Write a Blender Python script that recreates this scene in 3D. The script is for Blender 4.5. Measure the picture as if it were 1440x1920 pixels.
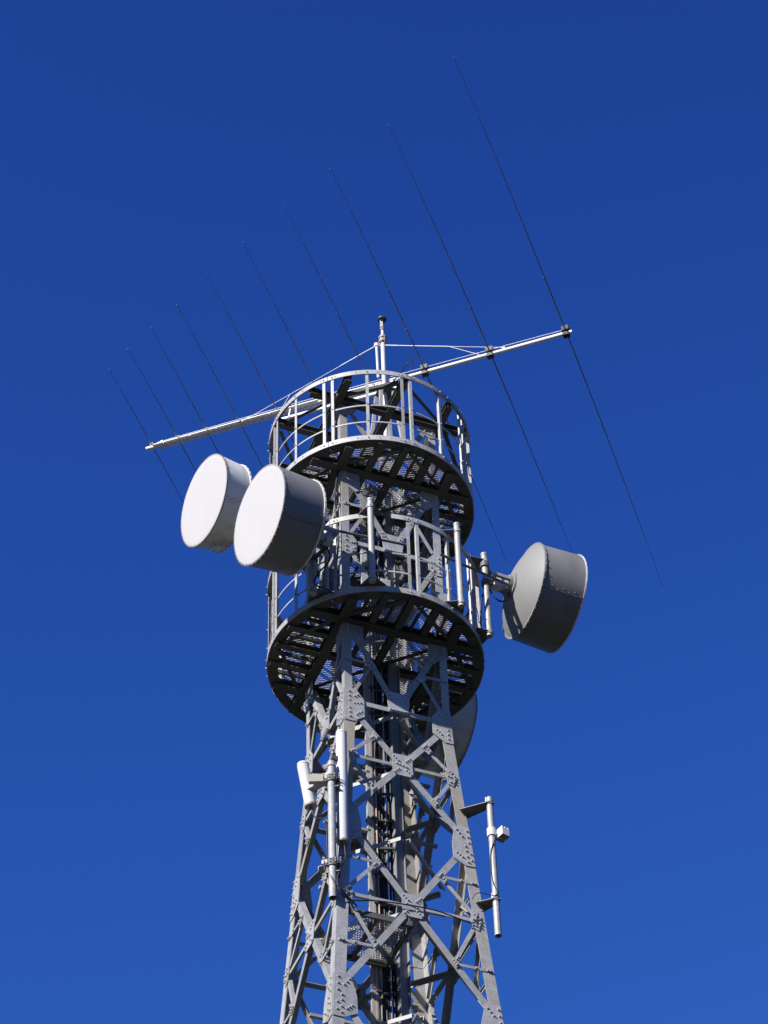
import bpy, bmesh, math, random
from mathutils import Vector, Matrix
random.seed(7)
R = math.radians
for o in list(bpy.data.objects): bpy.data.objects.remove(o)
sc = bpy.context.scene
col = sc.collection

# ------------------------------------------------------------------ camera
# origin = tower axis on the ground; the photographer stands 28 m in front of it
cam_loc = Vector((0.1854, -28.3578, 1.6))
pitch, roll = 0.804319, -0.0328857
fwd = Vector((0, math.cos(pitch), math.sin(pitch)))
rt0 = Vector((1, 0, 0)); up0 = rt0.cross(fwd)
rt = math.cos(roll) * rt0 + math.sin(roll) * up0
up = -math.sin(roll) * rt0 + math.cos(roll) * up0
cd = bpy.data.cameras.new("camera"); cam = bpy.data.objects.new("camera", cd); col.objects.link(cam)
cam.matrix_world = Matrix((( rt.x, up.x, -fwd.x, cam_loc.x), (rt.y, up.y, -fwd.y, cam_loc.y),
                           (rt.z, up.z, -fwd.z, cam_loc.z), (0, 0, 0, 1)))
cd.sensor_fit = 'VERTICAL'; cd.sensor_height = 36.0; cd.lens = 5264.58 / 1920 * 36.0
cd.clip_start = 0.1; cd.clip_end = 6000
sc.camera = cam

# ------------------------------------------------------------------ light
SUN_AZ, SUN_EL = R(42), R(31)          # left of the camera's back, 35 degrees up
to_sun = Vector((-math.sin(SUN_AZ) * math.cos(SUN_EL), -math.cos(SUN_AZ) * math.cos(SUN_EL), math.sin(SUN_EL)))
w = bpy.data.worlds.new("World"); sc.world = w; w.use_nodes = True
nt = w.node_tree; nt.nodes.clear()
sky = nt.nodes.new('ShaderNodeTexSky'); sky.sky_type = 'NISHITA'; sky.sun_disc = False
sky.sun_elevation = SUN_EL; sky.sun_rotation = math.atan2(to_sun.x, to_sun.y)
sky.altitude = 8000; sky.air_density = 3.0; sky.dust_density = 0.0; sky.ozone_density = 8.0
# contrast curve of the clear, deep blue sky: x = c^3, then tint * x / (x + k) per channel
gm = nt.nodes.new('ShaderNodeGamma'); gm.inputs[1].default_value = 3.0
ad = nt.nodes.new('ShaderNodeVectorMath'); ad.operation = 'ADD'; ad.inputs[1].default_value = (0.25, 2.0, 12.0)
dv = nt.nodes.new('ShaderNodeVectorMath'); dv.operation = 'DIVIDE'
tn = nt.nodes.new('ShaderNodeVectorMath'); tn.operation = 'MULTIPLY'; tn.inputs[1].default_value = (0.66, 2.2, 7.1)
bg = nt.nodes.new('ShaderNodeBackground'); bg.inputs[1].default_value = 0.0595
wo = nt.nodes.new('ShaderNodeOutputWorld')
nt.links.new(sky.outputs[0], gm.inputs[0]); nt.links.new(gm.outputs[0], ad.inputs[0]); nt.links.new(gm.outputs[0], dv.inputs[0]); nt.links.new(ad.outputs[0], dv.inputs[1]); nt.links.new(dv.outputs[0], tn.inputs[0]); nt.links.new(tn.outputs[0], bg.inputs[0]); nt.links.new(bg.outputs[0], wo.inputs[0])
sd = bpy.data.lights.new("sun", 'SUN'); sd.energy = 5.0; sd.angle = R(0.53); sd.color = (1.0, 0.965, 0.93)
sun = bpy.data.objects.new("sun", sd); col.objects.link(sun)
sun.rotation_euler = to_sun.to_track_quat('Z', 'Y').to_euler(); sun.location = (-30, -30, 60)
sc.view_settings.view_transform = 'Standard'; sc.view_settings.look = 'None'
sc.view_settings.exposure = 0.765; sc.view_settings.gamma = 1; sc.view_settings.use_curve_mapping = False

# ------------------------------------------------------------------ materials
def mat(name, color, rough=0.6, metal=0.0, var=0.12, vscale=6.0, stain=None, samt=0.0, sscale=1.2, bump=0.0, spec=0.4, fine=0.0, rnd=0.0, band=(0.51, 0.67)):
    m = bpy.data.materials.new(name); m.use_nodes = True; n = m.node_tree; N = n.nodes; L = n.links
    b = N['Principled BSDF']; b.inputs['Roughness'].default_value = rough; b.inputs['Metallic'].default_value = metal
    b.inputs['Specular IOR Level'].default_value = spec
    tc = N.new('ShaderNodeTexCoord'); nz = N.new('ShaderNodeTexNoise'); nz.inputs['Scale'].default_value = vscale
    nz.inputs['Detail'].default_value = 6; nz.inputs['Roughness'].default_value = 0.65
    oi = N.new('ShaderNodeObjectInfo'); vo = N.new('ShaderNodeVectorMath'); vo.operation = 'ADD'
    sc_ = N.new('ShaderNodeMath'); sc_.operation = 'MULTIPLY'; sc_.inputs[1].default_value = 37.0 if rnd else 0.0
    L.new(oi.outputs['Random'], sc_.inputs[0]); L.new(tc.outputs['Object'], vo.inputs[0]); L.new(sc_.outputs[0], vo.inputs[1])
    L.new(vo.outputs[0], nz.inputs['Vector'])
    cr = N.new('ShaderNodeValToRGB'); cr.color_ramp.elements[0].position = 0.3; cr.color_ramp.elements[1].position = 0.72
    lo = [c * (1 - var) for c in color]; hi = [min(1, c * (1 + var)) for c in color]
    cr.color_ramp.elements[0].color = (*lo, 1); cr.color_ramp.elements[1].color = (*hi, 1)
    L.new(nz.outputs['Fac'], cr.inputs['Fac']); out = cr.outputs['Color']
    if fine:
        vz = N.new('ShaderNodeTexVoronoi'); vz.inputs['Scale'].default_value = 45; L.new(tc.outputs['Object'], vz.inputs['Vector'])
        hs = N.new('ShaderNodeMix'); hs.data_type = 'RGBA'; hs.blend_type = 'OVERLAY'; hs.inputs[0].default_value = fine
        bw = N.new('ShaderNodeRGBToBW'); L.new(vz.outputs['Color'], bw.inputs[0])
        L.new(out, hs.inputs[6]); L.new(bw.outputs[0], hs.inputs[7]); out = hs.outputs[2]
    if stain:
        mp = N.new('ShaderNodeMapping'); mp.inputs['Scale'].default_value = (1, 1, 0.28); L.new(vo.outputs[0], mp.inputs['Vector'])
        n2 = N.new('ShaderNodeTexNoise'); n2.inputs['Scale'].default_value = sscale; n2.inputs['Detail'].default_value = 8; n2.inputs['Roughness'].default_value = 0.62
        L.new(mp.outputs[0], n2.inputs['Vector'])
        r2 = N.new('ShaderNodeValToRGB'); r2.color_ramp.elements[0].position = band[0]; r2.color_ramp.elements[1].position = band[1]
        r2.color_ramp.elements[0].color = (0, 0, 0, 1); r2.color_ramp.elements[1].color = (samt, samt, samt, 1)
        L.new(n2.outputs['Fac'], r2.inputs['Fac'])
        mx = N.new('ShaderNodeMix'); mx.data_type = 'RGBA'; mx.inputs[7].default_value = (*stain, 1)
        L.new(r2.outputs['Color'], mx.inputs[0]); L.new(out, mx.inputs[6]); out = mx.outputs[2]
    if rnd:                                        # every member weathers a little differently
        mr = N.new('ShaderNodeMapRange'); mr.inputs[3].default_value = 1 - rnd; mr.inputs[4].default_value = 1 + rnd * 0.7
        L.new(oi.outputs['Random'], mr.inputs[0]); mu = N.new('ShaderNodeVectorMath'); mu.operation = 'SCALE'
        L.new(out, mu.inputs[0]); L.new(mr.outputs[0], mu.inputs['Scale']); out = mu.outputs[0]
    L.new(out, b.inputs['Base Color'])
    rr = N.new('ShaderNodeMapRange'); rr.inputs[3].default_value = rough - 0.1; rr.inputs[4].default_value = rough + 0.12
    L.new(nz.outputs['Fac'], rr.inputs[0]); L.new(rr.outputs[0], b.inputs['Roughness'])
    if bump:
        bp = N.new('ShaderNodeBump'); bp.inputs['Strength'].default_value = bump; bp.inputs['Distance'].default_value = 0.004
        L.new(nz.outputs['Fac'], bp.inputs['Height']); L.new(bp.outputs[0], b.inputs['Normal'])
    return m
STEEL = mat('galvanised_steel', (0.292, 0.292, 0.288), 0.6, 0.1, 0.16, 7, (0.25, 0.205, 0.14), 0.7, 1.3, 0.15, spec=0.3, fine=0.15, rnd=0.16)
STEELT = mat('tan_stained_steel', (0.285, 0.278, 0.26), 0.62, 0.05, 0.16, 7, (0.275, 0.225, 0.15), 0.9, 1.1, 0.15, spec=0.3, fine=0.15, band=(0.42, 0.56))
STEELD = mat('shade_darkened_platform_steel', (0.085, 0.083, 0.08), 0.7, 0.05, 0.25, 6, (0.075, 0.058, 0.042), 0.6, 2.0, 0.15, spec=0.25, rnd=0.2)  # galvanised steel with underside shade put into the base colour, plus brown stains
RAIL = mat('galvanised_railing', (0.345, 0.342, 0.335), 0.55, 0.1, 0.15, 9, (0.31, 0.255, 0.175), 0.7, 2.0, 0.1, spec=0.3, fine=0.12, rnd=0.12)
GRATE = mat('galvanised_mesh', (0.42, 0.41, 0.39), 0.5, 0.1, 0.12, 9)
BOLT = mat('bolt_zinc', (0.46, 0.45, 0.43), 0.45, 0.2, 0.1, 30)
WHITE = mat('white_gel_coat', (0.54, 0.53, 0.515), 0.45, 0, 0.02, 3, (0.46, 0.43, 0.39), 0.25, 1.0)
RADOME = mat('radome_fabric', (0.425, 0.413, 0.408), 0.8, 0, 0.02, 1.6, (0.395, 0.375, 0.35), 0.4, 1.1, spec=0.2)
SHWHITE = mat('white_painted_shroud', (0.64, 0.625, 0.60), 0.55, 0, 0.05, 3, (0.25, 0.17, 0.12), 0.55, 2.2)
SHGREY = mat('grey_painted_shroud', (0.18, 0.177, 0.175), 0.6, 0, 0.07, 3, (0.13, 0.11, 0.095), 0.5, 2.0, spec=0.25)
SHOLD = mat('rust_stained_shroud', (0.54, 0.52, 0.50), 0.6, 0, 0.08, 4, (0.14, 0.08, 0.045), 0.9, 2.6)
SHELL = mat('grey_reflector_shell', (0.205, 0.203, 0.198), 0.55, 0, 0.06, 3, (0.17, 0.155, 0.135), 0.4, 1.5)
RIMST = mat('stained_rim_band', (0.28, 0.26, 0.235), 0.6, 0.1, 0.2, 14, (0.19, 0.11, 0.07), 0.9, 4)
RIMW = mat('cream_rim_band', (0.62, 0.59, 0.53), 0.5, 0, 0.15, 14, (0.40, 0.30, 0.20), 0.9, 5)
ALU = mat('bright_aluminium', (0.80, 0.775, 0.74), 0.45, 0.0, 0.06, 12)
ROD = mat('oxidised_aluminium_rod', (0.165, 0.165, 0.17), 0.5, 0.2, 0.25, 3)
DARK = mat('dark_insulator', (0.065, 0.06, 0.058), 0.5, 0, 0.25, 20)
BLACK = mat('black_cable', (0.012, 0.012, 0.013), 0.5, 0, 0.1, 20)
TEAL = mat('teal_cable', (0.05, 0.22, 0.22), 0.5, 0, 0.1, 20)
RUSTP = mat('rusty_conduit', (0.40, 0.30, 0.235), 0.65, 0, 0.25, 12, (0.22, 0.12, 0.065), 0.8, 4)
PIPE = mat('galvanised_pipe', (0.32, 0.315, 0.30), 0.5, 0.15, 0.16, 12, (0.33, 0.28, 0.21), 0.4, 3, fine=0.15)
BRKT = mat('bracket_steel', (0.115, 0.115, 0.115), 0.6, 0.2, 0.15, 10)
COLUMN = mat('painted_column', (0.24, 0.24, 0.24), 0.5, 0.1, 0.1, 6)
GROUND = mat('grass_ground', (0.022, 0.026, 0.015), 0.95, 0, 0.3, 0.6, (0.04, 0.034, 0.022), 0.7, 0.15)

# ------------------------------------------------------------------ mesh helpers
def basis_for(d):
    d = Vector(d).normalized()
    a = d.cross(Vector((0, 0, 1)))
    if a.length < 1e-4: a = Vector((1, 0, 0))
    a.normalize(); return a, a.cross(d).normalized() * -1 if False else d.cross(a).normalized()
class MB:
    def __init__(s): s.v = []; s.f = []; s.sm = []
    def add(s, vs, fs, smooth=False):
        k = len(s.v); s.v += [tuple(x) for x in vs]
        for i, f in enumerate(fs):
            s.f.append([k + j for j in f]); s.sm.append(smooth if isinstance(smooth, bool) else smooth[i])
        return s
    def prism(s, prof, dvec):                    # prof: closed ring of points, swept by dvec
        n = len(prof); vs = [Vector(p) for p in prof] + [Vector(p) + Vector(dvec) for p in prof]
        fs = [list(range(n))[::-1], list(range(n, 2 * n))] + [[i, (i + 1) % n, n + (i + 1) % n, n + i] for i in range(n)]
        return s.add(vs, fs)
    def loft(s, A, B):
        n = len(A); vs = list(A) + list(B)
        fs = [list(range(n))[::-1], list(range(n, 2 * n))] + [[i, (i + 1) % n, n + (i + 1) % n, n + i] for i in range(n)]
        return s.add(vs, fs)
    def box(s, c, X, Y, Z):                      # centre, three half-vectors
        c, X, Y, Z = map(Vector, (c, X, Y, Z))
        return s.prism([c - X - Y - Z, c + X - Y - Z, c + X + Y - Z, c - X + Y - Z], Z * 2)
    def bar(s, P, Q, upv, wd, ht):               # rectangular bar P-Q
        P, Q = Vector(P), Vector(Q); d = (Q - P); u = Vector(upv); x = d.cross(u).normalized(); y = x.cross(d).normalized()
        return s.prism([P + x * wd / 2 + y * ht / 2, P - x * wd / 2 + y * ht / 2, P - x * wd / 2 - y * ht / 2, P + x * wd / 2 - y * ht / 2], d)
    def hbeam(s, P, Q, wd, ht, t=0.012):         # H section, flanges horizontal
        P, Q = Vector(P), Vector(Q); d = Q - P; x = d.cross(Vector((0, 0, 1))).normalized(); z = Vector((0, 0, 1))
        a, h = wd / 2, ht / 2
        pr = [(-a, h), (a, h), (a, h - t), (t / 2, h - t), (t / 2, -h + t), (a, -h + t), (a, -h), (-a, -h), (-a, -h + t), (-t / 2, -h + t), (-t / 2, h - t), (-a, h - t)]
        return s.prism([P + x * i + z * j for i, j in pr], d)
    def cyl(s, P, Q, r, r2=None, n=12, cap=True):
        P, Q = Vector(P), Vector(Q); r2 = r if r2 is None else r2
        a, b = basis_for(Q - P); vs = []
        for (c, rr) in ((P, r), (Q, r2)):
            for i in range(n):
                th = 2 * math.pi * i / n; vs.append(c + (a * math.cos(th) + b * math.sin(th)) * rr)
        fs = [[i, (i + 1) % n, n + (i + 1) % n, n + i] for i in range(n)]; sm = [True] * n
        if cap: vs = vs + vs; fs += [list(range(2 * n, 3 * n))[::-1], list(range(3 * n, 4 * n))]; sm += [False, False]
        return s.add(vs, fs, sm)
    def lathe(s, C, ax, prof, n=64, hard=True):  # prof: list of (offset along ax, radius)
        C = Vector(C); ax = Vector(ax).normalized(); a, b = basis_for(ax)
        for k in range(len(prof) - 1):
            (t0, r0), (t1, r1) = prof[k], prof[k + 1]; vs = []
            for t, r in ((t0, r0), (t1, r1)):
                for i in range(n):
                    th = 2 * math.pi * i / n; vs.append(C + ax * t + (a * math.cos(th) + b * math.sin(th)) * r)
            s.add(vs, [[i, (i + 1) % n, n + (i + 1) % n, n + i] for i in range(n)], True)
        return s
    def tube(s, pts, r, n=8):
        pts = [Vector(p) for p in pts]; rings = []
        for i, p in enumerate(pts):
            d = (pts[min(i + 1, len(pts) - 1)] - pts[max(i - 1, 0)]); a, b = basis_for(d)
            rr = r[i] if isinstance(r, (list, tuple)) else r
            rings.append([p + (a * math.cos(2 * math.pi * k / n) + b * math.sin(2 * math.pi * k / n)) * rr for k in range(n)])
        vs = [v for g in rings for v in g]; fs = []; sm = []
        for i in range(len(pts) - 1):
            for k in range(n):
                fs.append([i * n + k, i * n + (k + 1) % n, (i + 1) * n + (k + 1) % n, (i + 1) * n + k]); sm.append(True)
        m0 = len(vs); vs = vs + rings[0] + rings[-1]; fs += [list(range(m0, m0 + n))[::-1], list(range(m0 + n, m0 + 2 * n))]; sm += [False, False]
        return s.add(vs, fs, sm)
    def build(s, name, m, parent=None, kind=None, label=None, recalc=True):
        off = Vector((0, 0, 0)); q = parent
        while q is not None: off += q.location; q = q.parent
        me = bpy.data.meshes.new(name); me.from_pydata([tuple(Vector(v) - off) for v in s.v], [], s.f)
        me.polygons.foreach_set('use_smooth', s.sm)
        if recalc:
            bm = bmesh.new(); bm.from_mesh(me); bmesh.ops.recalc_face_normals(bm, faces=bm.faces); bm.to_mesh(me); bm.free()
        me.materials.append(m); o = bpy.data.objects.new(name, me); col.objects.link(o)
        if parent is not None: o.parent = parent
        if kind: o['kind'] = kind
        if label: o['label'] = label
        return o
def thing(name, label, cat, loc=(0, 0, 0), group=None):
    o = bpy.data.objects.new(name, None); col.objects.link(o); o.location = loc; o.empty_display_size = 0.2
    o['label'] = label; o['category'] = cat
    if group: o['group'] = group
    return o
def tag(o, label, cat, group=None):
    o['label'] = label; o['category'] = cat
    if group: o['group'] = group
    return o
Z = Vector((0, 0, 1))

# ------------------------------------------------------------------ ground
g = MB(); NG = 48
for i, (r0, r1) in enumerate(((0, 20), (20, 60), (60, 200), (200, 800), (800, 4000))):
    vs = []
    for r in (r0, r1):
        for k in range(NG): vs.append((r * math.cos(2 * math.pi * k / NG), r * math.sin(2 * math.pi * k / NG), 0))
    if r0 == 0: g.add([(0, 0, 0)] + vs[NG:], [[0, 1 + k, 1 + (k + 1) % NG] for k in range(NG)])
    else: g.add(vs, [[k, NG + k, NG + (k + 1) % NG, (k + 1) % NG] for k in range(NG)])
go = g.build('ground', GROUND, recalc=False); go['kind'] = 'structure'

# ------------------------------------------------------------------ lattice tower
YAW = 0.38822688
T = Vector((math.cos(YAW), math.sin(YAW), 0)); N = Vector((math.sin(YAW), -math.cos(YAW), 0))
S0, K, ZA = 1.4925, 0.13672, 26.465
Z1, Z2, ZT = 31.06, 28.054, 32.47          # upper floor, lower floor, top frame
PER = Z1 - Z2
def half(z): return (S0 + K * max(0.0, ZA - z)) / 2
FACES = [(T, N), (N, -T), (-N, T), (-T, -N)]       # front, left, right, back: (along, outward)
def FP(f, u, z, off=0.0):
    a, n = FACES[f]; return a * u + n * (half(z) + off) + Z * z
tower = thing('lattice_tower', 'grey galvanised steel lattice tower of bolted angle legs and cross bracing', 'tower', (0, 0, 0))
bolts = MB(); NB = [0]
def bolt(P, n, r=0.0155, L=0.024):
    n = Vector(n); a, b = basis_for(n)
    P = Vector(P); vs = []
    NB[0] += 1
    for t, rr in ((0.0, r), (L * 0.55, r), (L * 0.56, r * 0.6), (L, r * 0.55)):
        for i in range(6):
            th = math.pi / 3 * i; vs.append(P + n * t + (a * math.cos(th) + b * math.sin(th)) * rr)
    fs = []
    for k in range(3): fs += [[k * 6 + i, k * 6 + (i + 1) % 6, k * 6 + 6 + (i + 1) % 6, k * 6 + 6 + i] for i in range(6)]
    fs.append([18 + i for i in range(6)]); bolts.add(vs, fs)
def fbolts(f, pts):
    if f > 1 and False: return
    for u, z in pts: bolt(FP(f, u, z, 0.0125), FACES[f][1])
def plate(f, pts, name='gusset_plate', off0=0.0005, off1=0.0125, m=None):
    b = MB(); b.loft([FP(f, u, z, off0) for u, z in pts], [FP(f, u, z, off1) for u, z in pts]); return b.build(name, m or STEEL, tower)
def angle(f, u1, z1, u2, z2, wd, name, off=-0.004, dep=None, th=0.009, m=None, up_side=True):
    a, n = FACES[f]; dep = dep or wd
    P, Q = FP(f, u1, z1, 0), FP(f, u2, z2, 0); d = (Q - P).normalized()
    q = d.cross(n).normalized()
    if q.z < 0 or (abs(q.z) < 1e-3): q = -q if q.z < 0 else q
    if up_side: q = -q
    nn = q.cross(d).normalized()
    if nn.dot(n) < 0: nn = -nn
    pr = [(-wd / 2, off), (wd / 2, off), (wd / 2, off - th), (-wd / 2 + th, off - th), (-wd / 2 + th, off - dep), (-wd / 2, off - dep)]
    b = MB(); b.loft([P + q * i + nn * j for i, j in pr], [Q + q * i + nn * j for i, j in pr]); return b.build(name, m or STEEL, tower)
def leg_piece(sx, sy, za, zb, wd, th=0.013, m=None):
    b = MB(); rings = []
    for z in (za, zb):
        h = half(z); c = T * sx * h + N * sy * h + Z * z; a = -T * sx; e = -N * sy
        rings.append([c, c + a * wd, c + a * wd + e * th, c + a * th + e * th, c + a * th + e * wd, c + e * wd])
    b.loft(*rings); return b.build('leg', m or STEEL, tower)
LEV = [ZA, 24.40, 21.53, 17.7, 12.7, 6.6, 0.05]
CORN = [(-1, 1), (1, 1), (-1, -1), (1, -1)]
for sx, sy in CORN:
    leg_piece(sx, sy, ZT, ZA, 0.108)
    for i in range(len(LEV) - 1): leg_piece(sx, sy, LEV[i], LEV[i + 1], 0.15 if i < 3 else 0.2, m=STEELT if (sy > 0 and (i == 0 or (i == 1 and sx > 0))) else None)
def lerp2(a, b, t): return (a[0] + (b[0] - a[0]) * t, a[1] + (b[1] - a[1]) * t)
def line_pts(a, b, n, t0=0.0, t1=1.0): return [lerp2(a, b, t0 + (t1 - t0) * (i / max(1, n - 1))) for i in range(n)]
def mir(s, pts): return [(s * u, z) for u, z in pts]
def leg_gusset(f, s, z0, kind):
    h = half(z0)
    if kind == 'A':
        P = [(h - .155, .27), (half(z0 + .27) - .001, .27), (half(z0 - .32) - .001, -.32), (h - .10, -.325), (h - .265, -.20), (h - .265, .10)]
        B = [(h - .052, x) for x in (.21, .13, .05, -.09, -.17, -.25)] + [(h - .21, .035), (h - .165, .025), (h - .12, .015)] + [(h - .215, -.125), (h - .18, -.155), (h - .15, -.19)] + [(h - .17, .17), (h - .13, .14)]
    elif kind == 'S':
        P = [(h - .13, .20), (h - .001, .20), (h - .001, -.20), (h - .10, -.21), (h - .21, -.12), (h - .21, .09)]
        B = [(h - .05, x) for x in (.14, .06, -.06, -.14)] + [(h - .17, .035), (h - .13, .03)] + [(h - .17, -.07), (h - .13, -.11)]
    else:
        g = 0.27 if kind == 'B' else 0.29
        P = [(h - .22, .26), (half(z0 + .26) - .001, .26), (half(z0 - .40) - .001, -.40), (h - .11, -.405), (h - g, -.31), (h - g, -.05)]
        B = [(half(z0 + x) - .045, x) for x in (.20, .10, .0, -.19, -.30)] + [(half(z0 + x) - .10, x) for x in (-.07, -.15, -.25, -.34)] + [(h - .20, .19), (h - .165, .14), (h - .13, .09)] + [(h - .22, -.21), (h - .185, -.24), (h - .15, -.27)]
    plate(f, mir(s, [(u, z0 + z) for u, z in P])); fbolts(f, mir(s, [(u, z0 + z) for u, z in B]))
def cut(a, b, da, db):
    L = math.hypot(b[0] - a[0], b[1] - a[1]); return lerp2(a, b, da / L), lerp2(a, b, 1 - db / L)
def member(f, a, b, wd, name, da=0.0, db=0.0, off=-0.004, dep=None):
    p, q = cut(a, b, da, db); return angle(f, p[0], p[1], q[0], q[1], wd, name, off, dep)
def k_bay(f, zA):
    """level with a centre plate, horizontals to the legs and a K rising to the platform above"""
    h = half(zA); zh = zA + .06
    plate(f, [(-.16, zA + .35), (-.10, zA + .375), (.10, zA + .375), (.175, zA + .33), (.145, zA + .03), (-.13, zA + .03)], 'centre_plate')
    fbolts(f, [(x, zA + .06) for x in (-.11, -.07, -.03, .01, .05, .09, .12)])
    for s in (-1, 1):
        angle(f, s * .10, zh, s * (h - .20), zh, .072, 'horizontal_brace')
        lo, hi = (s * .075, zA + .24), (s * (h - .12), zA + 1.36)
        member(f, lo, hi, .088, 'diagonal_brace', 0.02, 0.0, -0.004 - .001 * (s > 0))
        fbolts(f, line_pts(lo, hi, 3, .02, .12) + [(u + s * .03, z - .025) for u, z in line_pts(lo, hi, 3, .03, .13)])
        md = lerp2(lo, hi, .47)
        plate(f, [(md[0] - s * .05, md[1] - .05), (md[0] + s * .02, md[1] - .09), (md[0] + s * .10, md[1] - .02), (md[0] + s * .10, md[1] + .05), (md[0] + s * .03, md[1] + .05)], 'gusset_plate', 0.0005, 0.009)
        fbolts(f, [(md[0] - s * .0, md[1]), (md[0] + s * .035, md[1] + .03), (md[0] + s * .07, md[1] - .02)])
        member(f, (md[0] + s * .04, md[1] - .03), (s * (h - .13), zA + .24), .05, 'secondary_brace', 0, 0, -0.006)
        angle(f, md[0] + s * .05, md[1] + .03, s * (h - .02), md[1] + .03, .045, 'secondary_brace', 0.012, 0.03)
        fbolts(f, [(s * (h - .05), md[1] + .04), (s * (h - .09), md[1] + .02)])
        P = [(h - .27, 1.46), (h - .001, 1.53), (h - .001, 1.27), (h - .21, 1.07), (h - .285, 1.14)]
        plate(f, mir(s, [(u, zA + z) for u, z in P])); fbolts(f, mir(s, [(h - .05, zA + x) for x in (1.46, 1.39, 1.32)] + [(h - .18, zA + 1.22), (h - .15, zA + 1.28), (h - .21, zA + 1.17)]))
for f in range(4):
    for zA in (ZA, ZA + PER):
        k_bay(f, zA)
        for s in (-1, 1): leg_gusset(f, s, zA, 'A' if zA < 28 else 'S')
    # braces dropping from the leg nodes to the floor beams below (between the floors and in the top cage)
    for zA, zb in ((ZA + PER, Z2 + .14), (ZT - .04, Z1 + .14)):
        h = half(zA)
        plate(f, [(-.17, zb - .02), (.17, zb - .02), (.12, zb + .17), (-.12, zb + .17)], 'centre_plate')
        for s in (-1, 1):
            a, b = (s * (h - .12), zA - .10), (s * .06, zb + .03)
            member(f, a, b, .075, 'diagonal_brace', 0.03, 0, -0.004 - .001 * (s > 0))
            fbolts(f, line_pts(a, b, 3, .04, .14) + line_pts(a, b, 3, .88, .98))
            if zA > 32:
                P = [(h - .24, .04), (h - .001, .04), (h - .001, -.30), (h - .10, -.31), (h - .24, -.17)]
                plate(f, mir(s, [(u, zA + z) for u, z in P])); fbolts(f, mir(s, [(h - .05, zA + x) for x in (-.05, -.13, -.21)] + [(h - .19, zA - .05), (h - .14, zA - .05)]))
            md = lerp2(a, b, .5)
            member(f, md, (s * (h - .03), md[1] - .28), .045, 'secondary_brace', 0, 0, -0.008)
    # crossed bays
    for i in range(len(LEV) - 1):
        zt, zb = LEV[i], LEV[i + 1]; ht, hb = half(zt), half(zb)
        zX = zt - (zt - zb) * ht / (ht + hb); hX = half(zX)
        big = 1.0 if i < 3 else 1.4
        for s in (-1, 1):
            if i > 0: pass
            leg_gusset(f, s, zb, 'B' if i == 0 else 'C')
            top, bot, cx = (s * (ht - .06), zt - .04), (s * (hb - .06), zb + .04), (0, zX)
            o = -0.004 - .0012 * (s > 0)
            member(f, top, cx, .088 * big, 'diagonal_brace', 0.10, 0.0, o); member(f, cx, bot, .088 * big, 'diagonal_brace', 0.0, 0.12, o - .0004)
            # horizontals and small plates on the legs
            angle(f, s * .09, zX, s * (hX - .14), zX, .05, 'horizontal_brace', -0.006)
            P = [(hX - .20, .0), (hX - .18, .13), (hX - .11, .12), (hX - .05, -.03), (hX - .10, -.17), (hX - .17, -.14)]
            plate(f, mir(s, [(u, zX + z) for u, z in P])); fbolts(f, mir(s, [(hX - .15, zX + .085), (hX - .12, zX + .06), (hX - .17, zX + .0), (hX - .13, zX - .01), (hX - .08, zX + .02), (hX - .08, zX - .04), (hX - .09, zX - .09), (hX - .14, zX - .10)]))
            for (A, B2, sg) in ((top, cx, 1), (cx, bot, -1)):
                md = lerp2(A, B2, .5); dd = Vector((B2[0] - A[0], B2[1] - A[1])).normalized()
                e = (s * (hX - .14), zX + sg * .09)
                member(f, md, e, .05, 'secondary_brace', 0.03, 0, -0.007)
                q = Vector((e[0] - md[0], e[1] - md[1])).normalized()
                pl = [(md[0] - dd.x * .06 - q.x * .035, md[1] - dd.y * .06 - q.y * .035), (md[0] + dd.x * .06 - q.x * .035, md[1] + dd.y * .06 - q.y * .035),
                      (md[0] + dd.x * .05 + q.x * .12, md[1] + dd.y * .05 + q.y * .12), (md[0] - dd.x * .03 + q.x * .13, md[1] - dd.y * .03 + q.y * .13)]
                plate(f, pl, 'gusset_plate', 0.0005, 0.009)
                fbolts(f, [(md[0] + dd.x * t, md[1] + dd.y * t) for t in (-.035, 0, .035)] + [(md[0] + q.x * t, md[1] + q.y * t) for t in (.065, .105)])
                if i > 0:
                    hm = half(md[1]); angle(f, md[0] + s * .05, md[1] - .02, s * (hm - .03), md[1] - .02, .042, 'secondary_brace', 0.011, 0.03)
                    fbolts(f, [(s * (hm - .05), md[1] - .02), (s * (hm - .09), md[1] - .02), (s * (hm - .24), md[1] - .02)])
        k = .13 * big
        plate(f, [(-k + .03, zX + .19), (k - .02, zX + .195), (k + .02, zX + .12), (k + .015, zX - .15), (k - .02, zX - .185), (-k + .03, zX - .18), (-k, zX - .12), (-k, zX + .12)], 'centre_plate')
        for s in (-1, 1):
            for e in (1, -1):
                A = (s * .085, zX + e * .085 * 1.3); fbolts(f, [(A[0] + x, A[1] + x * (-1.1) * s * e * -1) for x in (-.03, 0, .03)])
        fbolts(f, [(-.035, zX + .01), (.01, zX - .005), (.055, zX - .02), (-.075, zX + .02)])
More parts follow.
